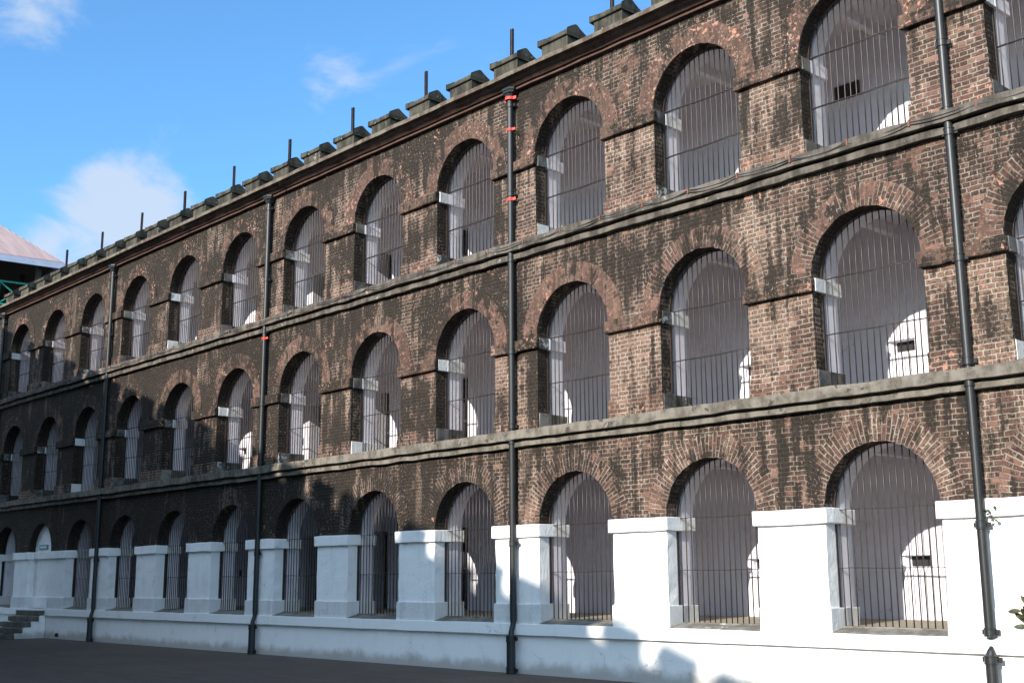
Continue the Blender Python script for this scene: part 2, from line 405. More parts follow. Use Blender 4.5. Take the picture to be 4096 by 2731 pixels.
# --- piers
def pier(i, st, k):
    cx = -(k + .5) * BAY; n = st['n']
    z0, z1 = st['floor'] - .02, st['ib'] + .01
    rows = 16 if i else 9
    mb = MB()
    fm, jm = (0, 0) if i == 0 else (0, 1)
    zs = [z0 + (z1 - z0) * t / rows for t in range(rows + 1)]
    amp = .006 if i else .010
    jl = [rj(amp) for _ in zs]; jrr = [rj(amp) for _ in zs]; jy = [rj(amp * .6) for _ in zs]
    for t in range(rows):
        a, b = zs[t], zs[t + 1]
        def pt(x, y, q, z): return (x, y, z)
        xl0, xl1 = cx - HP + jl[t], cx - HP + jl[t + 1]; xr0, xr1 = cx + HP + jrr[t], cx + HP + jrr[t + 1]
        mb.poly([(xl0, jy[t], a), (cx, 0, a), (cx, 0, b), (xl1, jy[t + 1], b)], fm)
        mb.poly([(cx, 0, a), (xr0, jy[t], a), (xr1, jy[t + 1], b), (cx, 0, b)], fm)
        mb.poly([(xr0, jy[t], a), (cx + HP, .24, a), (cx + HP, .24, b), (xr1, jy[t + 1], b)], jm)
        mb.poly([(cx - HP, .24, a), (xl0, jy[t], a), (xl1, jy[t + 1], b), (cx - HP, .24, b)], jm)
    for sgn in (-1, 1):
        X = cx + sgn * HP; Xi = cx + sgn * (HP - .085)
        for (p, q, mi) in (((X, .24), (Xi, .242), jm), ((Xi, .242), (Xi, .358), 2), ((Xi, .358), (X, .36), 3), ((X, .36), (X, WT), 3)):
            P = [(p[0], p[1], z0), (q[0], q[1], z0), (q[0], q[1], z1), (p[0], p[1], z1)]
            mb.poly(P if sgn > 0 else P[::-1], mi)
    mb.poly([(cx + HP, WT, z0), (cx - HP, WT, z0), (cx - HP, WT, z1), (cx + HP, WT, z1)], 3)
    mats = ['white', 'white', 'dark', 'inner'] if i == 0 else ['pier_' + n, 'jamb', 'jamb', 'inner']  # ground-floor slot faces coloured dark to stand for the recess shade
    o = mb.build('pier', mats, block, weld=False)
    # impost
    m2 = MB(); e = .045 + rj(.006)
    za, zb = st['ib'] + rj(.008), st['it'] + (.004 if i else .006)
    if i == 0:
        m2.box(cx - HP - e - .01, cx + HP + e + .01, -.06, WT + .04, za, zb)
        im = m2.build('impost', 'white', o, bevel=.012, sub=3, jitter=.014, jscale=2.6)
    else:
        m2.box(cx - HP - e, cx + HP + e, -.085, .018, za, zb)
        im = m2.build('impost', 'impost', o, bevel=.014, sub=3, jitter=.018, jscale=3.1)
        for sgn in (-1, 1):
            xa = cx + sgn * (HP - .12); xb = cx + sgn * (HP + e)
            kinds = (('mottle', 'inner'), ('foot', 'inner'), ('sill', 'inner'), ('mottle', 'foot'))[(k * 5 + i) % 4] if i == 2 else (('mottle', 'foot'), ('foot', 'foot'), ('mottle', 'inner'))[(k * 5 + 1) % 3]
            for (ya, yb, mt) in ((.02, .25, kinds[0]), (.251, WT + .04, kinds[1])):
                m3 = MB(); d = rj(.004)
                m3.box(xa, xb + sgn * (.004 + d), ya, yb, za + .002, zb - .002)
                m3.build('impost_end', mt, o, bevel=.008, sub=2, jitter=.012)
    # foot block
    m4 = MB(); f = .028 + rj(.004); fb = st['base'] + rj(.015)
    if i == 0:
        m4.box(cx - HP - f, cx + HP + f, -.032, WT + .06, st['floor'] - .03, fb)
        m4.build('pier_foot', 'foot', o, bevel=.012, sub=3, jitter=.014, jscale=2.4)
    else:
        m4.box(cx - HP - f, cx + HP + f, -.03, .235, st['floor'] - .03, fb)
        m4.build('pier_foot', 'base', o, bevel=.01, sub=3, jitter=.014, jscale=4.)
        for sgn in (-1, 1):
            m5 = MB(); m5.box(cx + sgn * (HP - .14), cx + sgn * (HP + f + .012), .0, WT + .05, st['floor'] - .02, fb + rj(.01) - .006)
            m5.build('foot_end', ['mottle', 'mottle', 'sill', 'foot', 'mottle'][(k * 3 + i) % 5], o, bevel=.008, sub=1, jitter=.008)
        m6 = MB()
    return o
for i, st in enumerate(STOREY):
    for k in range(N0 - 1, N1 + 1): pier(i, st, k)

# --- arch surrounds
def surround(i, st, n):
    mb = MB(); cx = -n * BAY; zs = st['it']; r0, r1 = R - .004, R + (.37 if i == 0 else .345); y0 = -.018 if i else -.010
    K = 40; th = [pi * k / K for k in range(K + 1)]
    ji = [rj(.007) for _ in th]; jo = [rj(.006) for _ in th]
    for k in range(K):
        t0, t1 = th[k], th[k + 1]
        def p(t, r, y, j=0): return (cx + (r + j) * cos(t), y, zs + (r + j) * sin(t))
        mid = (r0 + r1) / 2
        mb.poly([p(t0, r0, y0, ji[k]), p(t0, r1, y0, jo[k]), p(t1, r1, y0, jo[k + 1]), p(t1, r0, y0, ji[k + 1])], 0,
                [(0, t0 * mid), (r1 - r0, t0 * mid), (r1 - r0, t1 * mid), (0, t1 * mid)])
        mb.poly([p(t0, r1, y0, jo[k]), p(t0, r1, .01, jo[k]), p(t1, r1, .01, jo[k + 1]), p(t1, r1, y0, jo[k + 1])], 0)
        mb.poly([p(t0, r0, y0, ji[k]), p(t1, r0, y0, ji[k + 1]), p(t1, r0, .02, ji[k + 1]), p(t0, r0, .02, ji[k])], 0)
    for t, j, jj in ((th[0], ji[0], jo[0]), (th[-1], ji[-1], jo[-1])):
        mb.poly([p(t, r0, y0, j), p(t, r0, .01, j), p(t, r1, .01, jj), p(t, r1, y0, jj)], 0)
    mb.build('arch_surround', 'ring_v' if i == 1 and n < 2 else 'ring_' + st['n'], block)
for i, st in enumerate(STOREY):
    for n in range(N0, N1 + 1): surround(i, st, n)

# --- barred grilles: one built per storey, with rails, then copied
YG = .30
def make_grille(st, seedv):
    random.seed(seedv)
    mb = MB(); zs = st['it']; rr = R + .06; zf = st['floor'] + (.05 if st['n'] == 'g' else .0)
    nb = 17
    for b in range(nb):
        x = -.83 + b * (1.66 / (nb - 1)) + rj(.008)
        zt = zs + math.sqrt(max(rr * rr - x * x, 0.01)) - .005
        bow = rj(.007)
        pts = [(x + rj(.002), YG, zf), (x + bow, YG + rj(.004), zf + (zt - zf) * .35), (x + bow * .6 + rj(.003), YG, zf + (zt - zf) * .7), (x, YG, zt)]
        mb.tube(pts, .0092, 6)
    gr = mb.build('window_grille', 'bar', block, smooth=True)
    for zr in (st['r1'], st['r2']):
        m2 = MB(); x0, x1 = -.905, .90; K = 8; dz = rj(.012)
        for k in range(K):
            a, c = x0 + (x1 - x0) * k / K, x0 + (x1 - x0) * (k + 1) / K
            za = zr + dz * (k / K) + .006 * sin(k * 1.3); zc = zr + dz * ((k + 1) / K) + .006 * sin((k + 1) * 1.3)
            for (ya, yb, h0, h1) in ((YG - .024, YG + .024, -.004, .005),):
                q = [(a, ya, za + h0), (c, ya, zc + h0), (c, ya, zc + h1), (a, ya, za + h1)]
                mb_top = [(a, ya, za + h1), (c, ya, zc + h1), (c, yb, zc + h1), (a, yb, za + h1)]
                mb_bot = [(a, yb, za + h0), (c, yb, zc + h0), (c, ya, zc + h0), (a, ya, za + h0)]
                q2 = [(c, yb, zc + h0), (a, yb, za + h0), (a, yb, za + h1), (c, yb, zc + h1)]
                for P in (q, mb_top, mb_bot, q2): m2.poly(P)
        m2.build('rail', 'bar', gr)
    # rusted strap bent round the head of the opening
    m3 = MB(); K = 24; r = R + .012
    path = [(-R + .006, st['base'] - .01), (-R + .006, st['ib'])]
    for a, b in (( (-R + .004, st['base']), (-R + .004, st['ib']) ), ( (R - .004, st['base']), (R - .004, st['ib']) )):
        m3.box(a[0] - .005, a[0] + .005, .242, .285, a[1], b[1])
    for k in range(K):
        t0, t1 = pi * k / K, pi * (k + 1) / K
        def p(t, rad_, y): return (rad_ * cos(t), y, zs + rad_ * sin(t))
        ra, rb = R - .012, R + .001
        m3.poly([p(t0, ra, .242), p(t0, rb, .242), p(t1, rb, .242), p(t1, ra, .242)])
        m3.poly([p(t0, ra, .242), p(t1, ra, .242), p(t1, ra, .285), p(t0, ra, .285)])
        m3.poly([p(t0, rb, .285), p(t0, ra, .285), p(t1, ra, .285), p(t1, rb, .285)])
    m3.build('frame', 'strap', gr)
    return gr
for i, st in enumerate(STOREY):
    protos = []
    for v in range(3):
        pr = make_grille(st, 100 + i * 10 + v); protos.append(pr)
    random.seed(50 + i)
    used = [False] * 3
    for n in range(-1, 12):
        if i == 0 and n in (10, 11): continue
        v = (n + 1) % 3; loc = (-n * BAY, 0, 0)
        if not used[v]: used[v] = True; place(protos[v], block, loc)
        else: copy_part(protos[v], block, loc)
random.seed(11)

# --- floor bands between the storeys (upper course and lower strip)
def band(zt, zm, zb, mat):
    mb = MB(); x = XL - 1.0
    while x < XR + .6:
        w = min(.58, XR + .6 - x)
        a, c = x, x + w
        mb.box(a, c, -.19, .03, zm, zt, 0, 'lrb' if x > XL - .9 else 'rb')
        mb.box(a, c, -.045, .03, zm - .04, zm - .001, 0, 'lrbtd')
        mb.box(a, c, -.105, .03, zb, zm - .04, 0, 'lrb')
        x += w
    mb.build('floor_band', mat, block, bevel=.008, sub=2, jitter=.022, jscale=2.7)
band(4.246, 4.08, 3.955, 'band'); band(7.768, 7.61, 7.468, 'band_t')

# --- plinth: whitewashed base wall, string course and stone sill under the bars
mb = MB(); mb.box(XL - 1, XR + .6, -.0, .3, -.3, .66, 0, 'b')
mb.build('plinth', 'whitep', block, weld=True)
mb = MB(); x = XL - 1
while x < XR + .6:
    w = min(1.0, XR + .6 - x); mb.box(x, x + w, -.07, .04, .66, .858, 0, 'lrb'); x += w
mb.build('string_course', 'whitep', block, bevel=.008, sub=1, jitter=.012, jscale=1.4)
for n in range(N0, N1 + 1):
    if n == 10: continue
    mb = MB(); cx = -n * BAY
    mb.poly([(cx - R + .02, -.035, .858), (cx + R - .02, -.035, .858), (cx + R - .02, .0, .872), (cx - R + .02, .0, .872)])
    mb.poly([(cx - R + .02, .0, .872), (cx + R - .02, .0, .872), (cx + R - .02, .24, .925), (cx - R + .02, .24, .925)])
    mb.box(cx - R - .05, cx + R + .05, .24, .36, .84, .940, 0, 'b')
    mb.build('sill', 'sill', block, jitter=.012, sub=3, weld=True)

# --- inside of the gallery: floors, vaulted ceilings, beams, back wall with lock niches and cell doorways
FL = [.965, 4.25, 7.775]; CE = [3.55, 7.12, 10.55]
for i in range(3):
    mb = MB()
    mb.box(XL - .5, XR + .5, .30 if i else .5, YB + .1, FL[i] - .25, FL[i] - .002 * (i == 0), 0)
    if i == 0: mb = MB(); mb.poly([(XL - .5, .30, .932), (XR + .5, .30, .932), (XR + .5, YB + .1, .976), (XL - .5, YB + .1, .976)])
    mb.build('gallery_floor', ['floor'], block)
    mb = MB(); z = CE[i]
    for n in range(N0, N1 + 1):
        xb = -.8 - n * BAY; K = 12
        for k in range(K):
            def vz(t): return z + .24 * math.sqrt(max(0, 1 - (2 * t - 1) ** 2))
            t0, t1 = k / K, (k + 1) / K; a, c = xb - BAY * (1 - t0), xb - BAY * (1 - t1)
            mb.poly([(a, YB, vz(t0)), (c, YB, vz(t1)), (c, WT - .01, vz(t1)), (a, WT - .01, vz(t0))])
    mb.box(XL - .5, XR + .5, WT, YB + .1, z + .30, z + .34)
    mb.build('gallery_ceiling', 'inner', block)
    for n in range(N0, N1 + 1):
        mb = MB(); xb = -.8 - n * BAY; mb.box(xb - .06, xb + .06, WT - .01, YB + .01, z - .14, z + .02)
        mb.build('ceiling_beam', 'inner', block)

def back_wall(i):
    st = STOREY[i]; z0, z1 = FL[i] - .05, CE[i] + .32
    mb = MB(); y = YB
    dz0, dz1 = FL[i], st['floor'] + 1.88
    nz0, nz1 = st['floor'] + .80, st['floor'] + 1.06
    slot = []
    def rect(a, c, za, zb): mb.poly([(a, y, za), (c, y, za), (c, y, zb), (a, y, zb)])
    xprev = XL - .5
    cells = []
    for n in range(N1, N0 - 1, -1): cells.append(-n * BAY)
    for L in cells:
        na, nb = L - 1.13, L - .62; da, db = L - .37, L + .19
        if na > xprev: rect(xprev, na, z0, z1)
        rect(na, nb, z0, nz0); rect(na, nb, nz1, z1); rect(nb, da, z0, z1)
        rect(da, db, dz1, z1); rect(da, db, z0, dz0)
        # lock niche: splayed, narrower, back coloured dark for its shade, grey patch as lower notch
        yb = y + .15; ia, ib, iz0, iz1 = na + .12, nb - .01, nz0 + .09, nz1 - .01
        mb.poly([(na, y, nz0), (nb, y, nz0), (ib, yb, iz0), (ia, yb, iz0)])
        mb.poly([(ia, yb, iz1), (ib, yb, iz1), (nb, y, nz1), (na, y, nz1)])
        mb.poly([(na, y, nz1), (na, y, nz0), (ia, yb, iz0), (ia, yb, iz1)])
        mb.poly([(nb, y, nz0), (nb, y, nz1), (ib, yb, iz1), (ib, yb, iz0)])
        mb.poly([(ia, yb, iz0), (ib, yb, iz0), (ib, yb, iz1), (ia, yb, iz1)], 1)
        mb.poly([(nb - .17, y - .003, nz0 - .16), (nb - .03, y - .003, nz0 - .10), (nb - .02, y - .003, nz0), (nb - .19, y - .003, nz0)], 2)
        # doorway reveals
        yd = y + .42
        mb.poly([(da, y, dz0), (da, y, dz1), (da, yd, dz1), (da, yd, dz0)]); mb.poly([(db, y, dz1), (db, y, dz0), (db, yd, dz0), (db, yd, dz1)])
        mb.poly([(da, y, dz1), (db, y, dz1), (db, yd, dz1), (da, yd, dz1)])
        xprev = db
    rect(xprev, XR + .5, z0, z1)
    mb.build('back_wall', ['inner', 'dark', 'foot'], block)
    for L in cells:
        da, db = L - .37, L + .19
        m2 = MB(); m2.box(da, db, YB + .44, YB + .5, dz0 - .02, dz1 + .02, 1)
        for b in range(8):
            x = da + .05 + b * (db - da - .10) / 7; m2.tube([(x, YB + .33, dz0), (x, YB + .33, dz1)], .011, 6)
        for z in (dz0 + .08, dz0 + .9, dz1 - .1): m2.box(da + .01, db - .01, YB + .315, YB + .345, z - .03, z + .03)
        m2.box(da + .01, da + .05, YB + .31, YB + .35, dz0, dz1); m2.box(db - .05, db - .01, YB + .31, YB + .35, dz0, dz1)
        m2.build('cell_door', ['door', 'dark'], block)
for i in range(3): back_wall(i)
# ends and top of the block body
mb = MB()
mb.box(XL - 1.0, XL + .0, .02, 9., -.2, 11.0, 0); mb.box(XR, XR + .6, .02, 9., -.2, 11.0, 0)
mb.box(XL - 1, XR + .6, YB + .55, 9., -.2, 11.0, 0)
mb.build('rear_wing', 'brick_m', block)
# iron louvre high on the back wall of the top gallery
mb = MB(); mb.box(-1.745, -1.27, YB - .03, YB + .0, 9.59, 9.835, 0, 'b')
for q in range(6): mb.box(-1.71, -1.305, YB - .045, YB - .031, 9.615 + q * .036, 9.632 + q * .036, 1)
mb.build('louvre', ['door', 'bar'], block)

# --- filled doorway (niche) at the ground floor
mb = MB(); cx = -10 * BAY; K = 20; yi = .20
mb.poly([(cx - R - .02, yi, .9), (cx + R + .02, yi, .9), (cx + R + .02, yi, 2.57), (cx - R - .02, yi, 2.57)])
mb.poly([(cx + (R + .01) * cos(pi * k / K), yi, 2.57 + (R + .01) * sin(pi * k / K)) for k in range(K + 1)])
mb.box(cx - R, cx + R, .14, yi + .01, .86, 1.19)
mb.box(cx - R, cx + R, .13, yi + .01, 2.36, 2.56)
mb.build('filled_doorway', 'white', block, jitter=.0)
# --- cornice, roof slab, parapet and merlons
prof = [(.9, 11.12), (-.33, 11.085), (-.335, 11.0), (-.255, 10.995), (-.235, 10.975), (-.20, 10.945), (-.15, 10.92), (-.118, 10.90), (-.105, 10.888),
        (-.0, 10.888), (-.0, 10.845), (-.10, 10.843), (-.10, 10.808), (.01, 10.806), (.01, 10.79), (.1, 10.78)]
mb = MB(); xs = []; x = XL - 1
while x < XR + .6: xs.append(x); x += .45
xs.append(XR + .6)
for a, c in zip(xs, xs[1:]):
    for j, (p, q) in enumerate(zip(prof, prof[1:])):
        ja = .0
        mb.poly([(a, q[0], q[1]), (c, q[0], q[1]), (c, p[0], p[1]), (a, p[0], p[1])], 1 if j in (0, 1, 2) else 0)
mb.build('cornice', ['cove', 'slab'], block, weld=True, jitter=.012, jscale=2.2)
mb = MB(); mb.box(XL - 1, XR + .6, .98, 1.40, 11.0, 11.85, 0); mb.box(XL - 1, XR + .6, 1.40, 9., 10.9, 11.3, 0)
mb.build('parapet', 'merlon', block, weld=True)
def make_merlon(v):
    random.seed(200 + v)
    mb = MB(); mb.box(-.37, .37, .05, .43, 0, .36)
    b = mb.build('merlon', 'merlon', block, bevel=.012, sub=2, jitter=.014, jscale=3)
    mb = MB(); x0, x1, y0, y1 = -.425, .425, 0, .48; z0, z1, zr = .33, .435, .56
    pr = [(y0, z0), (y1, z0), (y1, z1), (.26, zr), (.22, zr), (y0, z1)]
    mb.poly([(x0, y, z) for y, z in pr][::-1]); mb.poly([(x1, y, z) for y, z in pr])
    for (a, c) in zip(pr, pr[1:] + pr[:1]): mb.poly([(x0, a[0], a[1]), (x1, a[0], a[1]), (x1, c[0], c[1]), (x0, c[0], c[1])])
    mb.build('cap', 'merlon', b, bevel=.022, sub=2, jitter=.022, jscale=2.6)
    return b
mer = [make_merlon(v) for v in range(4)]; mu = [0] * 4
for j in range(-8, 22):
    v = (j * 7) % 4; loc = (-5.68 - 1.45 * j, .95, 11.84)
    if not mu[v]: mu[v] = 1; place(mer[v], block, loc)
    else: copy_part(mer[v], block, loc)
random.seed(21)

# ------------------------------------------------------------------ iron posts behind the parapet
def hpost():
    mb = MB(); h = 1.9
    mb.box(-.030, -.023, -.030, .030, 0, h); mb.box(.023, .030, -.030, .030, 0, h); mb.box(-.023, .023, -.004, .004, 0, h)
    return mb
ords = ['nearest', 'second', 'third', 'fourth', 'fifth', 'sixth', 'seventh', 'eighth', 'ninth', 'farthest']
pm = hpost().build('iron_post', 'post', None, (-5.97, 1.44, 11.3))
for j in range(10):
    o = pm if j == 0 else pm.copy()
    if j: COL.objects.link(o); o.location = (-5.97 - 2.905 * j, 1.44, 11.3 + rj(.01))
    o.rotation_euler = (rj(.01), rj(.012), rj(.1))
    lab = {0: 'rusty iron post cut by the top edge of the photo, behind the parapet', 9: 'rusty iron post next to the pink tin roof, last of the row on the parapet'}.get(j, ords[j] + ' rusty iron post along the parapet, counted from the top edge of the photo')
    tag(o, lab, 'post', 'iron posts standing behind the parapet')

# ------------------------------------------------------------------ downpipes
def downpipe(k, label, tapes=(), top=True, gap=False):
    x = -(k + .5) * BAY; r = .060; y = -.105
    t = empty('downpipe', (x, y, 0), label, 'downpipe', 'iron downpipes on the brick facade')
    def sect(z0, z1, rr=r, yy=y, nm='pipe'):
        mb = MB(); mb.tube([(x, yy, z0), (x, yy, z1)], rr, 20); mb.build(nm, 'iron', t, smooth=False)
        for p in t.children[-1].data.polygons: p.use_smooth = len(p.vertices) == 4
    def collar(z, rr=r, yy=y):
        mb = MB()
        mb.tube([(x, yy, z - .055), (x, yy, z - .05), (x, yy, z - .038), (x, yy, z - .034), (x, yy, z + .034), (x, yy, z + .038), (x, yy, z + .05), (x, yy, z + .055)],
                [rr + .004, rr + .014, rr + .014, rr + .008, rr + .008, rr + .014, rr + .014, rr + .004], 20)
        mb.box(x - rr - .05, x + rr + .05, yy + .02, yy + .05, z - .03, z + .03)
        mb.build('collar', 'iron', t, smooth=False)
    sect(7.72, 10.66); sect(4.29, 7.60); sect(.90 if not gap else .905, 4.20)
    sect(7.59, 7.73, .050); sect(4.19, 4.30, .050)
    for z in (10.53, 8.75, 7.77, 7.47, 5.72, 4.34, 4.06, 2.245): collar(z)
    if gap:
        sect(0, .60, .075, -.13); collar(.60, .075, -.13)
        mb = MB(); mb.tube([(x, -.13, .64), (x, -.12, .70), (x, -.10, .76)], [.07, .05, .02], 14); mb.build('spigot', 'iron', t)
        collar(.93)
    else:
        mb = MB(); mb.tube([(x, y, .91), (x, y - .01, .84), (x, y - .05, .72), (x, y - .06, .60)], [.05, .045, .045, .06], 14); mb.build('bend', 'iron', t)
        sect(.02, .62, .078, y - .06); collar(.60, .078, y - .06); collar(.06, .078, y - .06)
    if top:   # hopper head
        mb = MB(); lv = [(10.66, .07, .07), (10.70, .085, .08), (10.74, .10, .09), (10.76, .135, .11), (10.80, .145, .115), (10.81, .165, .13), (10.85, .165, .13)]
        for (z, a, d), (z2, a2, d2) in zip(lv, lv[1:]):
            def oc(z, a, d):
                return [(x + a * u, y + d * w, z) for u, w in ((-1, -.4), (-.55, -1), (.55, -1), (1, -.4), (1, .8), (-1, .8))]
            A, B = oc(z, a, d), oc(z2, a2, d2)
            for q in range(6): q2 = (q + 1) % 6; mb.poly([A[q], A[q2], B[q2], B[q]])
        mb.poly(oc(*lv[-1])); mb.poly(oc(*lv[0])[::-1]); mb.build('hopper_head', 'iron', t)
    for z, h, w in tapes:
        mb = MB(); K = 20
        for q in range(K):
            a, b_ = 2 * pi * q / K, 2 * pi * (q + 1) / K; rr = w
            mb.poly([(x + rr * cos(a), y + rr * sin(a), z - h / 2), (x + rr * cos(b_), y + rr * sin(b_), z - h / 2), (x + rr * cos(b_), y + rr * sin(b_), z + h / 2), (x + rr * cos(a), y + rr * sin(a), z + h / 2)])
        mb.poly([(x + w - .01, y - .02, z - h / 2), (x + w + .055, y + .01, z - h / 2 + .01), (x + w + .055, y + .01, z + h / 2 + .005), (x + w - .01, y - .02, z + h / 2)])
        mb.poly([(x - w + .01, y - .02, z - h / 2), (x - w - .015, y - .03, z - h / 2 - .02), (x - w - .015, y - .03, z + h / 2 - .01), (x - w + .01, y - .02, z + h / 2)])
        mb.build('tape_band', 'tape', t)
    return t
downpipe(-1, 'thick dark iron downpipe nearest the camera, with a leafy sprig growing beside its lower collar', gap=True)
downpipe(2, 'black iron downpipe wrapped with three red tape bands on its upper part', tapes=((10.655, .06, .10), (10.03, .05, .070), (8.64, .06, .070)))
downpipe(5, 'black iron downpipe with one red tape band just under the upper floor band', tapes=((7.30, .05, .070),))
downpipe(8, 'black iron downpipe nearest the stone steps, its lower half in shade')
downpipe(11, 'black iron downpipe at the far end of the block, partly cut by the photo edge')

# ------------------------------------------------------------------ cable run along the upper band
cab = empty('wall_cable', (-15, -.17, 7.7), 'pair of thin black cables clipped along the upper stone band', 'cable')
for c in range(2):
    mb = MB(); pts = []; x = XR - .5; ph = c * 1.7; q = 0
    while x > XL + .3:
        for s_ in range(6):
            u = s_ / 6; pts.append((x - .97 * u, -.187 - .006 * c, 7.735 - .035 * c - (.045 + .02 * sin(q * 2.1 + ph)) * 4 * u * (1 - u)))
        x -= .97; q += 1
    mb.tube(pts, .009, 5, caps=False); mb.build('cable', 'cable', cab, smooth=True)
x = XR - .5
while x > XL + .3:
    mb = MB(); mb.box(x - .014, x + .014, -.205, -.166, 7.675, 7.775); mb.box(x - .02, x + .02, -.175, -.160, 7.66, 7.70)
    mb.build('clip', 'clip', cab); x -= .97

# ------------------------------------------------------------------ small sign, steps, drain
sg = empty('wall_sign', (-29.18, .17, 2.72), 'small teal sign with a white panel in the whitewashed blind arch', 'sign')
mb = MB(); mb.box(-29.50, -28.86, .165, .199, 2.64, 2.79); mb.build('board', 'plate', sg)
mb = MB(); mb.box(-29.42, -28.94, .158, .164, 2.69, 2.75); mb.build('panel', 'paper', sg)
stp = empty('stone_steps', (-29.05, -.6, 0), 'worn grey stone steps with whitewashed sides leading up to the blind arch', 'steps')
for q in range(5):
    z = .80 - .165 * q; y1 = -.235 * q if q else -.056; y0 = -.235 * (q + 1)
    mb = MB(); mb.box(-29.95, -28.15, y0 - .02, y1, z - .14, z); mb.build('tread', 'step', stp, bevel=.015, sub=2, jitter=.02, jscale=3)
    if z - .14 > 0:
        mb = MB(); mb.box(-29.92, -28.17 - .001 * q, y0 + .03, y1 + .032, -.05, z - .141); mb.build('riser_block', 'white', stp)
mb = MB(); K = 16
for a in range(K):
    t0, t1 = 2 * pi * a / K, 2 * pi * (a + 1) / K
    mb.poly([(-27.3 + .13 * cos(t0), -.012, .11 + .06 * sin(t0)), (-27.3 + .13 * cos(t1), -.012, .11 + .06 * sin(t1)), (-27.3 + .11 * cos(t1), .05, .11 + .045 * sin(t1)), (-27.3 + .11 * cos(t0), .05, .11 + .045 * sin(t0))])
mb.poly([(-27.3 + .125 * cos(2 * pi * a / K), -.006, .11 + .055 * sin(2 * pi * a / K)) for a in range(K)])
dr = mb.build('drain_outlet', 'dark', None, (0, 0, 0)); tag(dr, 'black drain hole at the foot of the plinth right of the steps', 'drain')

# ------------------------------------------------------------------ plants
def leaf(mb, base, d, ln, w, curl=.25, mi=0, up=None):
    d = Vector(d).normalized(); up = Vector(up or (0, 0, 1)); s = d.cross(up)
    if s.length < .1: s = Vector((1, 0, 0))
    s.normalize(); nrm = s.cross(d).normalized(); P = Vector(base)
    st = []
    for t, ww in ((0, .12), (.25, .6), (.55, 1.), (.8, .8), (1., .08)):
        c = P + d * ln * t - nrm * curl * ln * t * t; st.append((c - s * w * ww / 2 + nrm * w * .08, c, c + s * w * ww / 2 + nrm * w * .08))
    for a, b in zip(st, st[1:]):
        mb.poly([a[0], a[1], b[1], b[0]], mi); mb.poly([a[1], a[2], b[2], b[1]], mi)
def sprig(name, loc, n, ln, label, spread=1., seedv=1, out=(0, -1, .2)):
    random.seed(seedv); mb = MB(); m2 = MB()
    for q in range(n):
        d = Vector(out) + Vector((rj(1.1), rj(.5), rj(1.) + .1)) * spread
        b = Vector((rj(.05), 0, rj(.08))) * (ln / .06)
        leaf(mb, b, d, ln * random.uniform(.6, 1.2), ln * .5)
    t = empty(name, loc, label, 'plant')
    mb.build('foliage', 'leaf', t, loc); 
    m2.tube([(0, .03, -.05), (0, 0, 0), (.01, -.03, .05)], .006, 5); m2.build('stem', 'stem', t, loc)
sprig('wild_plant', (1.58, -.08, 2.33), 12, .085, 'small green sprig growing beside the lower collar of the nearest downpipe', seedv=3)
sprig('wild_plant', (-7.10, -.06, 2.60), 9, .035, 'tiny green sprig on the white impost beside the central downpipe', seedv=5)
sprig('wild_plant', (1.60, -.08, 9.45), 16, .05, 'green weeds growing in the wall beside the top of the nearest downpipe', seedv=6)
sprig('wild_plant', (-7.12, -.05, 9.95), 16, .045, 'green weeds trailing down beside the red taped downpipe', seedv=7)
sprig('wild_plant', (-20.0, -.27, 11.0), 16, .07, 'bright green weeds on the cornice edge at the far end', seedv=8)
sprig('wild_plant', (-15.2, -.28, 11.0), 12, .06, 'small green weeds on the cornice above the third downpipe', seedv=9)
# shrub at the right edge
random.seed(31)
sh = empty('potted_shrub', (3.28, -2.2, 0), 'leafy shrub whose dark glossy leaves poke in at the right edge', 'shrub')
sh.name = 'leafy_shrub'; WLOC['leafy_shrub'] = WLOC['potted_shrub']
mb = MB(); mf = MB(); X0 = 3.28
for q in range(9):
    a = 2 * pi * q / 9 + rj(.2); h = random.uniform(.95, 1.5); rd = random.uniform(.18, .42)
    pts = [(X0, -2.2, 0), (X0 + .3 * rd * cos(a), -2.2 + .3 * rd * sin(a), h * .5), (X0 + rd * cos(a), -2.2 + rd * sin(a), h)]
    mb.tube(pts, [.018, .012, .006], 6)
    for w in range(12):
        t = random.uniform(.35, 1.); c = Vector(pts[1]).lerp(Vector(pts[2]), max(0, t * 1.5 - .5))
        aa = a + rj(1.8)
        leaf(mf, c, (cos(aa), sin(aa) * .5, random.uniform(-.1, 1.1)), random.uniform(.12, .18), .06, .15, up=(.4 + rj(.5), -.85, .3 + rj(.5)))
mb.build('stem', 'stem', sh, (0, 0, 0)); mf.build('foliage', 'leafd', sh, (0, 0, 0))

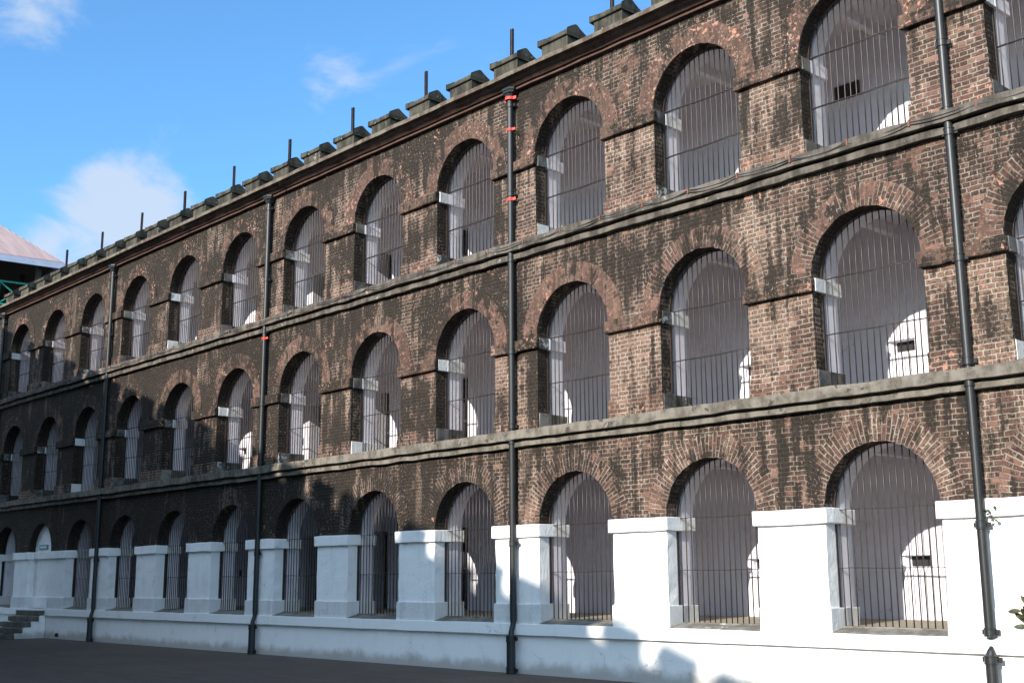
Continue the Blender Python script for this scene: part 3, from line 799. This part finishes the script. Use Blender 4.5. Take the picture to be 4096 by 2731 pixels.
# ------------------------------------------------------------------ central tower with the tin roof
tw = empty('watch_tower', (-44.8, .5, 0), 'open tower top with pink corrugated tin roof, pale blue fascia and green railing', 'tower')
B = Vector((-39.791, 4.4, 14.803)); dn = Vector((-.1205, -.9927, 0)); pn = Vector((-.9927, .1205, 0)); L = 9.
A = B + dn * L; Cc = A + pn * L; Dd = B + pn * L; ctr = (A + Cc) / 2; apex = ctr + Vector((0, 0, .5796 * (ctr - B).length))
mb = MB()
for p, q in ((B, A), (A, Cc), (Cc, Dd), (Dd, B)):
    e = (q - p).normalized(); m_ = (p + q) / 2; hgt = (apex - m_).length
    p_, q_ = p, q
    mb.poly([q_, p_, apex], 0, [(L, 0), (0, 0), (L / 2, hgt)])
mb.build('roof', 'tin', tw)
mb = MB()
for p, q in ((B, A), (A, Cc), (Cc, Dd), (Dd, B)):
    e = (q - p).normalized(); o_ = Vector((e.y, -e.x, 0)) * (1 if (Vector((e.y, -e.x, 0)).dot((p + q) / 2 - ctr) > 0) else -1) * .02
    dz = Vector((0, 0, -.28)); up = Vector((0, 0, -.012))
    mb.poly([p + o_ + up, q + o_ + up, q + o_ + dz, p + o_ + dz]); mb.poly([p - o_ * 2 + up, p - o_ * 2 + dz, q - o_ * 2 + dz, q - o_ * 2 + up])
    mb.poly([p + o_ + dz, q + o_ + dz, q - o_ * 2 + dz, p - o_ * 2 + dz])
mb.build('fascia', 'fascia', tw)
mb = MB()
i_ = .06
def inr(p, t, z): v = p.lerp(ctr, t); v.z = z; return v
mb.poly([inr(B, .02, 14.75), inr(A, .02, 14.75), Vector((apex.x, apex.y, apex.z - .25))]); mb.poly([inr(A, .02, 14.75), inr(Cc, .02, 14.75), Vector((apex.x, apex.y, apex.z - .25))])
mb.poly([inr(Cc, .02, 14.75), inr(Dd, .02, 14.75), Vector((apex.x, apex.y, apex.z - .25))]); mb.poly([inr(Dd, .02, 14.75), inr(B, .02, 14.75), Vector((apex.x, apex.y, apex.z - .25))])
for t in range(1, 12):
    p = B.lerp(A, t / 12); mb.tube([inr(p, .03, 14.62), (apex.x * .0 + p.lerp(ctr, .9).x, p.lerp(ctr, .9).y, 14.62 + (apex.z - 14.9) * .9)], .05, 4)
mb.build('rafters', 'timber', tw)
posts_at = []
for p, q in ((B, A), (A, Cc), (Cc, Dd), (Dd, B)):
    for t in (.0, .33, .66):
        v = inr(p, .10, 0).lerp(inr(q, .10, 0), t); posts_at.append(v)
for v in posts_at:
    mb = MB(); mb.box(v.x - .09, v.x + .09, v.y - .09, v.y + .09, 12.6, 14.85); mb.build('post', 'timber', tw)
def railing(p, q):
    mb = MB(); n = 6
    def bar(a, b, r): mb.tube([a, b], r, 4)
    zt, zb = 13.80, 12.85
    P, Q = inr(p, .12, 0), inr(q, .12, 0)
    bar((P.x, P.y, zt), (Q.x, Q.y, zt), .05); bar((P.x, P.y, zb), (Q.x, Q.y, zb), .04)
    for k in range(n + 1):
        v = P.lerp(Q, k / n); bar((v.x, v.y, 12.6), (v.x, v.y, zt), .07)
        if k < n:
            w = P.lerp(Q, (k + 1) / n); mid = (v + w) / 2
            bar((v.x, v.y, zt), (mid.x, mid.y, (zt + zb) / 2), .035); bar((w.x, w.y, zt), (mid.x, mid.y, (zt + zb) / 2), .035)
            bar((v.x, v.y, zb), (mid.x, mid.y, (zt + zb) / 2), .035); bar((w.x, w.y, zb), (mid.x, mid.y, (zt + zb) / 2), .035)
    mb.build('railing', 'green', tw)
for p, q in ((B, A), (A, Cc), (Cc, Dd), (Dd, B)): railing(p, q)
mb = MB()
a0, b0, c0, d0 = [inr(p, .10, 12.6) for p in (A, B, Dd, Cc)]
pts = [a0, b0, c0, d0]
for k in range(4):
    p, q = pts[k], pts[(k + 1) % 4]; mb.poly([(p.x, p.y, -.1), (q.x, q.y, -.1), q, p])
mb.poly(pts); mb.build('wall', 'brick_t', tw, weld=True)
mb = MB()    # whitewashed core room under the roof
a0, b0, c0, d0 = [inr(p, .55, 12.6) for p in (A, B, Dd, Cc)]
pts = [a0, b0, c0, d0]
for k in range(4):
    p, q = pts[k], pts[(k + 1) % 4]; mb.poly([p, q, q + Vector((0, 0, 3.0)), p + Vector((0, 0, 3.0))])
mb.build('core_room', 'inner', tw, weld=True)

# ------------------------------------------------------------------ the wing across the yard, whose parapet throws the shadow
ow = empty('opposite_wing', (-14, -17, 0), 'brick wing across the yard that shades the facade, seen only by its battlement shadow', 'prison wing')
U = Vector((.831, -.556, 0)); W = Vector((-.556, -.831, 0)); O = Vector((-.14, -26.40, 0))
def ob(mb, u0, u1, w0, w1, z0, z1):
    c = [O + U * a + W * b for a, b in ((u0, w0), (u1, w0), (u1, w1), (u0, w1))]
    lo = [(p.x, p.y, z0) for p in c]; hi = [(p.x, p.y, z1) for p in c]
    mb.poly(lo); mb.poly(hi[::-1])
    for k in range(4): k2 = (k + 1) % 4; mb.poly([lo[k], lo[k2], hi[k2], hi[k]])
mb = MB(); ob(mb, -39.2, 26, -1.0, 7, -.1, 11.0); mb.build('wall', 'brick_t', ow, weld=True)
mb = MB(); ob(mb, -39.2, 26, -1.02, -.98, .0, 2.4); mb.build('whitewashed_base', 'white', ow, weld=True)
mb = MB(); ob(mb, -39.2, 26, 0.0, .42, 10.99, 11.86); ob(mb, -39.2, 26, -1.3, 0, 11.0, 11.09); mb.build('parapet', 'merlon', ow, weld=True)
mb0 = None
for j in range(-27, 18):
    mb = MB(); u = j * 1.45
    ob(mb, u + .055, u + .795, .02, .40, 11.85, 12.19); ob(mb, u, u + .85, -.03, .45, 12.18, 12.28); ob(mb, u + .0, u + .85, .10, .32, 12.27, 12.38)
    mb.build('merlon', 'merlon', ow, weld=True)

def far_tree(loc, h, rad_, label):
    random.seed(int(abs(loc[0]) * 10)); t = empty('broadleaf_tree', loc, label, 'tree', 'trees beyond the wing across the yard')
    mb = MB(); x, y = loc[0], loc[1]; mb.tube([(x, y, 0), (x + .1, y, h * .4), (x, y + .1, h * .75)], [.28, .2, .1], 8)
    for k in range(6):
        a = k * 1.05; mb.tube([(x, y, h * .6), (x + .6 * rad_ * cos(a), y + .6 * rad_ * sin(a), h - rad_ * (.5 + .3 * (k % 2)))], [.09, .03], 6)
    mb.build('trunk', 'stem', t)
    cl = [(x + random.gauss(0, .45) * rad_, y + random.gauss(0, .45) * rad_, h - rad_ * random.uniform(.35, 1.5), random.uniform(.3, .5) * rad_) for _ in range(14)]
    mf = MB()
    for q in range(2600):
        c = random.choice(cl); d = Vector((random.gauss(0, 1), random.gauss(0, 1), random.gauss(0, 1))).normalized() * c[3] * random.uniform(.5, 1)
        p = Vector(c[:3]) + d
        if p.z > h: continue
        e = Vector((rj(1), rj(1), rj(1))).normalized(); f = e.orthogonal().normalized(); z_ = random.uniform(.08, .15)
        mf.poly([p - e * z_, p + f * z_ * .5, p + e * z_, p - f * z_ * .5])
    mf.build('crown', 'leaf', t)
far_tree((-8.4, -31.0, 0), 16.0, 2.3, 'broad leafy tree rising beyond the wing across the yard, nearer the camera')
far_tree((-22.0, -20.5, 0), 15.6, 1.8, 'smaller leafy tree rising beyond the wing across the yard, near the tower')

# ------------------------------------------------------------------ ground
mb = MB(); Q = 400
mb.poly([(-Q, -Q, 0), (Q, -Q, 0), (Q, Q, 0), (-Q, Q, 0)])
gd = mb.build('ground', 'asphalt'); gd['kind'] = 'structure'; gd['label'] = 'dark grey asphalt yard'

# ------------------------------------------------------------------ sky and sun
TA, KK = .14, .443
sun_to = Vector((TA, -1, KK)).normalized()
el = math.asin(sun_to.z)
w = bpy.data.worlds.new('World'); S.world = w; w.use_nodes = True
nt = w.node_tree
for n in list(nt.nodes): nt.nodes.remove(n)
g = G(nt)
out = g.n('ShaderNodeOutputWorld'); bg = g.n('ShaderNodeBackground'); g.link(bg.outputs[0], out.inputs[0])
sky = g.n('ShaderNodeTexSky', sky_type='NISHITA'); sky.sun_disc = False
sky.sun_elevation = el; sky.sun_rotation = math.atan2(sun_to.x, sun_to.y)
sky.altitude = 50; sky.air_density = 1.0; sky.dust_density = 1.0; sky.ozone_density = 1.6
dirv = g.n('ShaderNodeTexCoord').outputs['Generated']
sd = g.sep(dirv)
# clouds live on a plane high overhead: project the view direction on to it
den = g.math('ADD', g.math('MAXIMUM', sd[2], 0.), .18)
cp = g.comb(g.math('DIVIDE', sd[0], den), g.math('DIVIDE', sd[1], den), 0.)
n1 = g.noise(cp, 3.6, 9, .60, .5); n2 = g.noise(g.vadd(cp, (3.1, 7.7, 1.)), .9, 2, .5)
def blob(dx, dy, dz, r, amt):
    v = Vector((dx, dy, dz)).normalized()
    x = g.n('ShaderNodeVectorMath', operation='DISTANCE'); g.link(dirv, x.inputs[0]); x.inputs[1].default_value = v
    return g.math('MULTIPLY', g.thr(x.outputs['Value'], r, 0.), amt)
CLOUDS = []
def add_clouds(lst):
    tot = None
    for c in lst:
        bb = blob(*c); tot = bb if tot is None else g.math('ADD', tot, bb)
    return tot
CL = [(-.890, .375, .262, .10, .38), (-.873, .384, .298, .06, .28), (-.915, .328, .235, .05, .30), (-.85, .42, .27, .07, .22),
      (-.872, .372, .322, .035, .12), (-.844, .396, .363, .05, .14), (-.81, .457, .366, .06, .12), (-.775, .50, .382, .06, .10),
      (-.862, .293, .415, .085, .22), (-.826, .355, .44, .06, .18), (-.83, .42, .325, .06, .10)]
msk = add_clouds(CL)
cov = g.thr(g.math('ADD', g.math('ADD', g.math('MULTIPLY', n1, 1.25), g.math('MULTIPLY', n2, .10)), msk), .82, 1.16)
cov = g.math('MULTIPLY', cov, .90)
skyc = g.mix(1., sky.outputs[0], (.58, .97, 1.24), 'MULTIPLY')
# added bright cloud bank, unseen behind the viewer, to raise the fill light
fill_bank = g.math('MULTIPLY', g.thr(sd[1], -.05, -.45), g.thr(g.noise(cp, 1.3, 5, .6, .4), .40, .58))
fill_bank = g.math('MULTIPLY', fill_bank, g.thr(sd[2], .0, .25))
skyc = g.mix(g.math('MULTIPLY', fill_bank, .9), skyc, (7.0, 8.4, 10.0))
colr = g.mix(cov, skyc, (2.7, 3.2, 3.95))
g.link(colr, bg.inputs[0]); bg.inputs[1].default_value = .15
sl = bpy.data.lights.new('sun', 'SUN'); sl.energy = 5.0; sl.angle = rad(.53); sl.color = (1., .93, .83)
so = bpy.data.objects.new('sun', sl); COL.objects.link(so)
so.rotation_euler = (-sun_to).to_track_quat('-Z', 'Y').to_euler(); so.location = (0, -30, 30)

# ------------------------------------------------------------------ camera
F = Vector((-0.72004381, 0.66550983, 0.19655427)); Rv = Vector((0.67785951, 0.73516726, -0.00596525)); Uv = Vector((0.1484702, -0.12894094, 0.9804748))
cd = bpy.data.cameras.new('camera'); cam = bpy.data.objects.new('camera', cd); COL.objects.link(cam)
cam.matrix_world = Matrix(((Rv.x, Uv.x, -F.x, 8.63509), (Rv.y, Uv.y, -F.y, -14.77721), (Rv.z, Uv.z, -F.z, 1.58), (0, 0, 0, 1)))
cd.sensor_width = 36; cd.lens = 4783.63 / 4096 * 36; cd.clip_end = 2000; cd.clip_start = .1
S.camera = cam
S.view_settings.view_transform = 'Standard'; S.view_settings.look = 'None'
S.view_settings.exposure = .66; S.view_settings.gamma = 1
S.cycles.max_bounces = 8; S.cycles.diffuse_bounces = 4
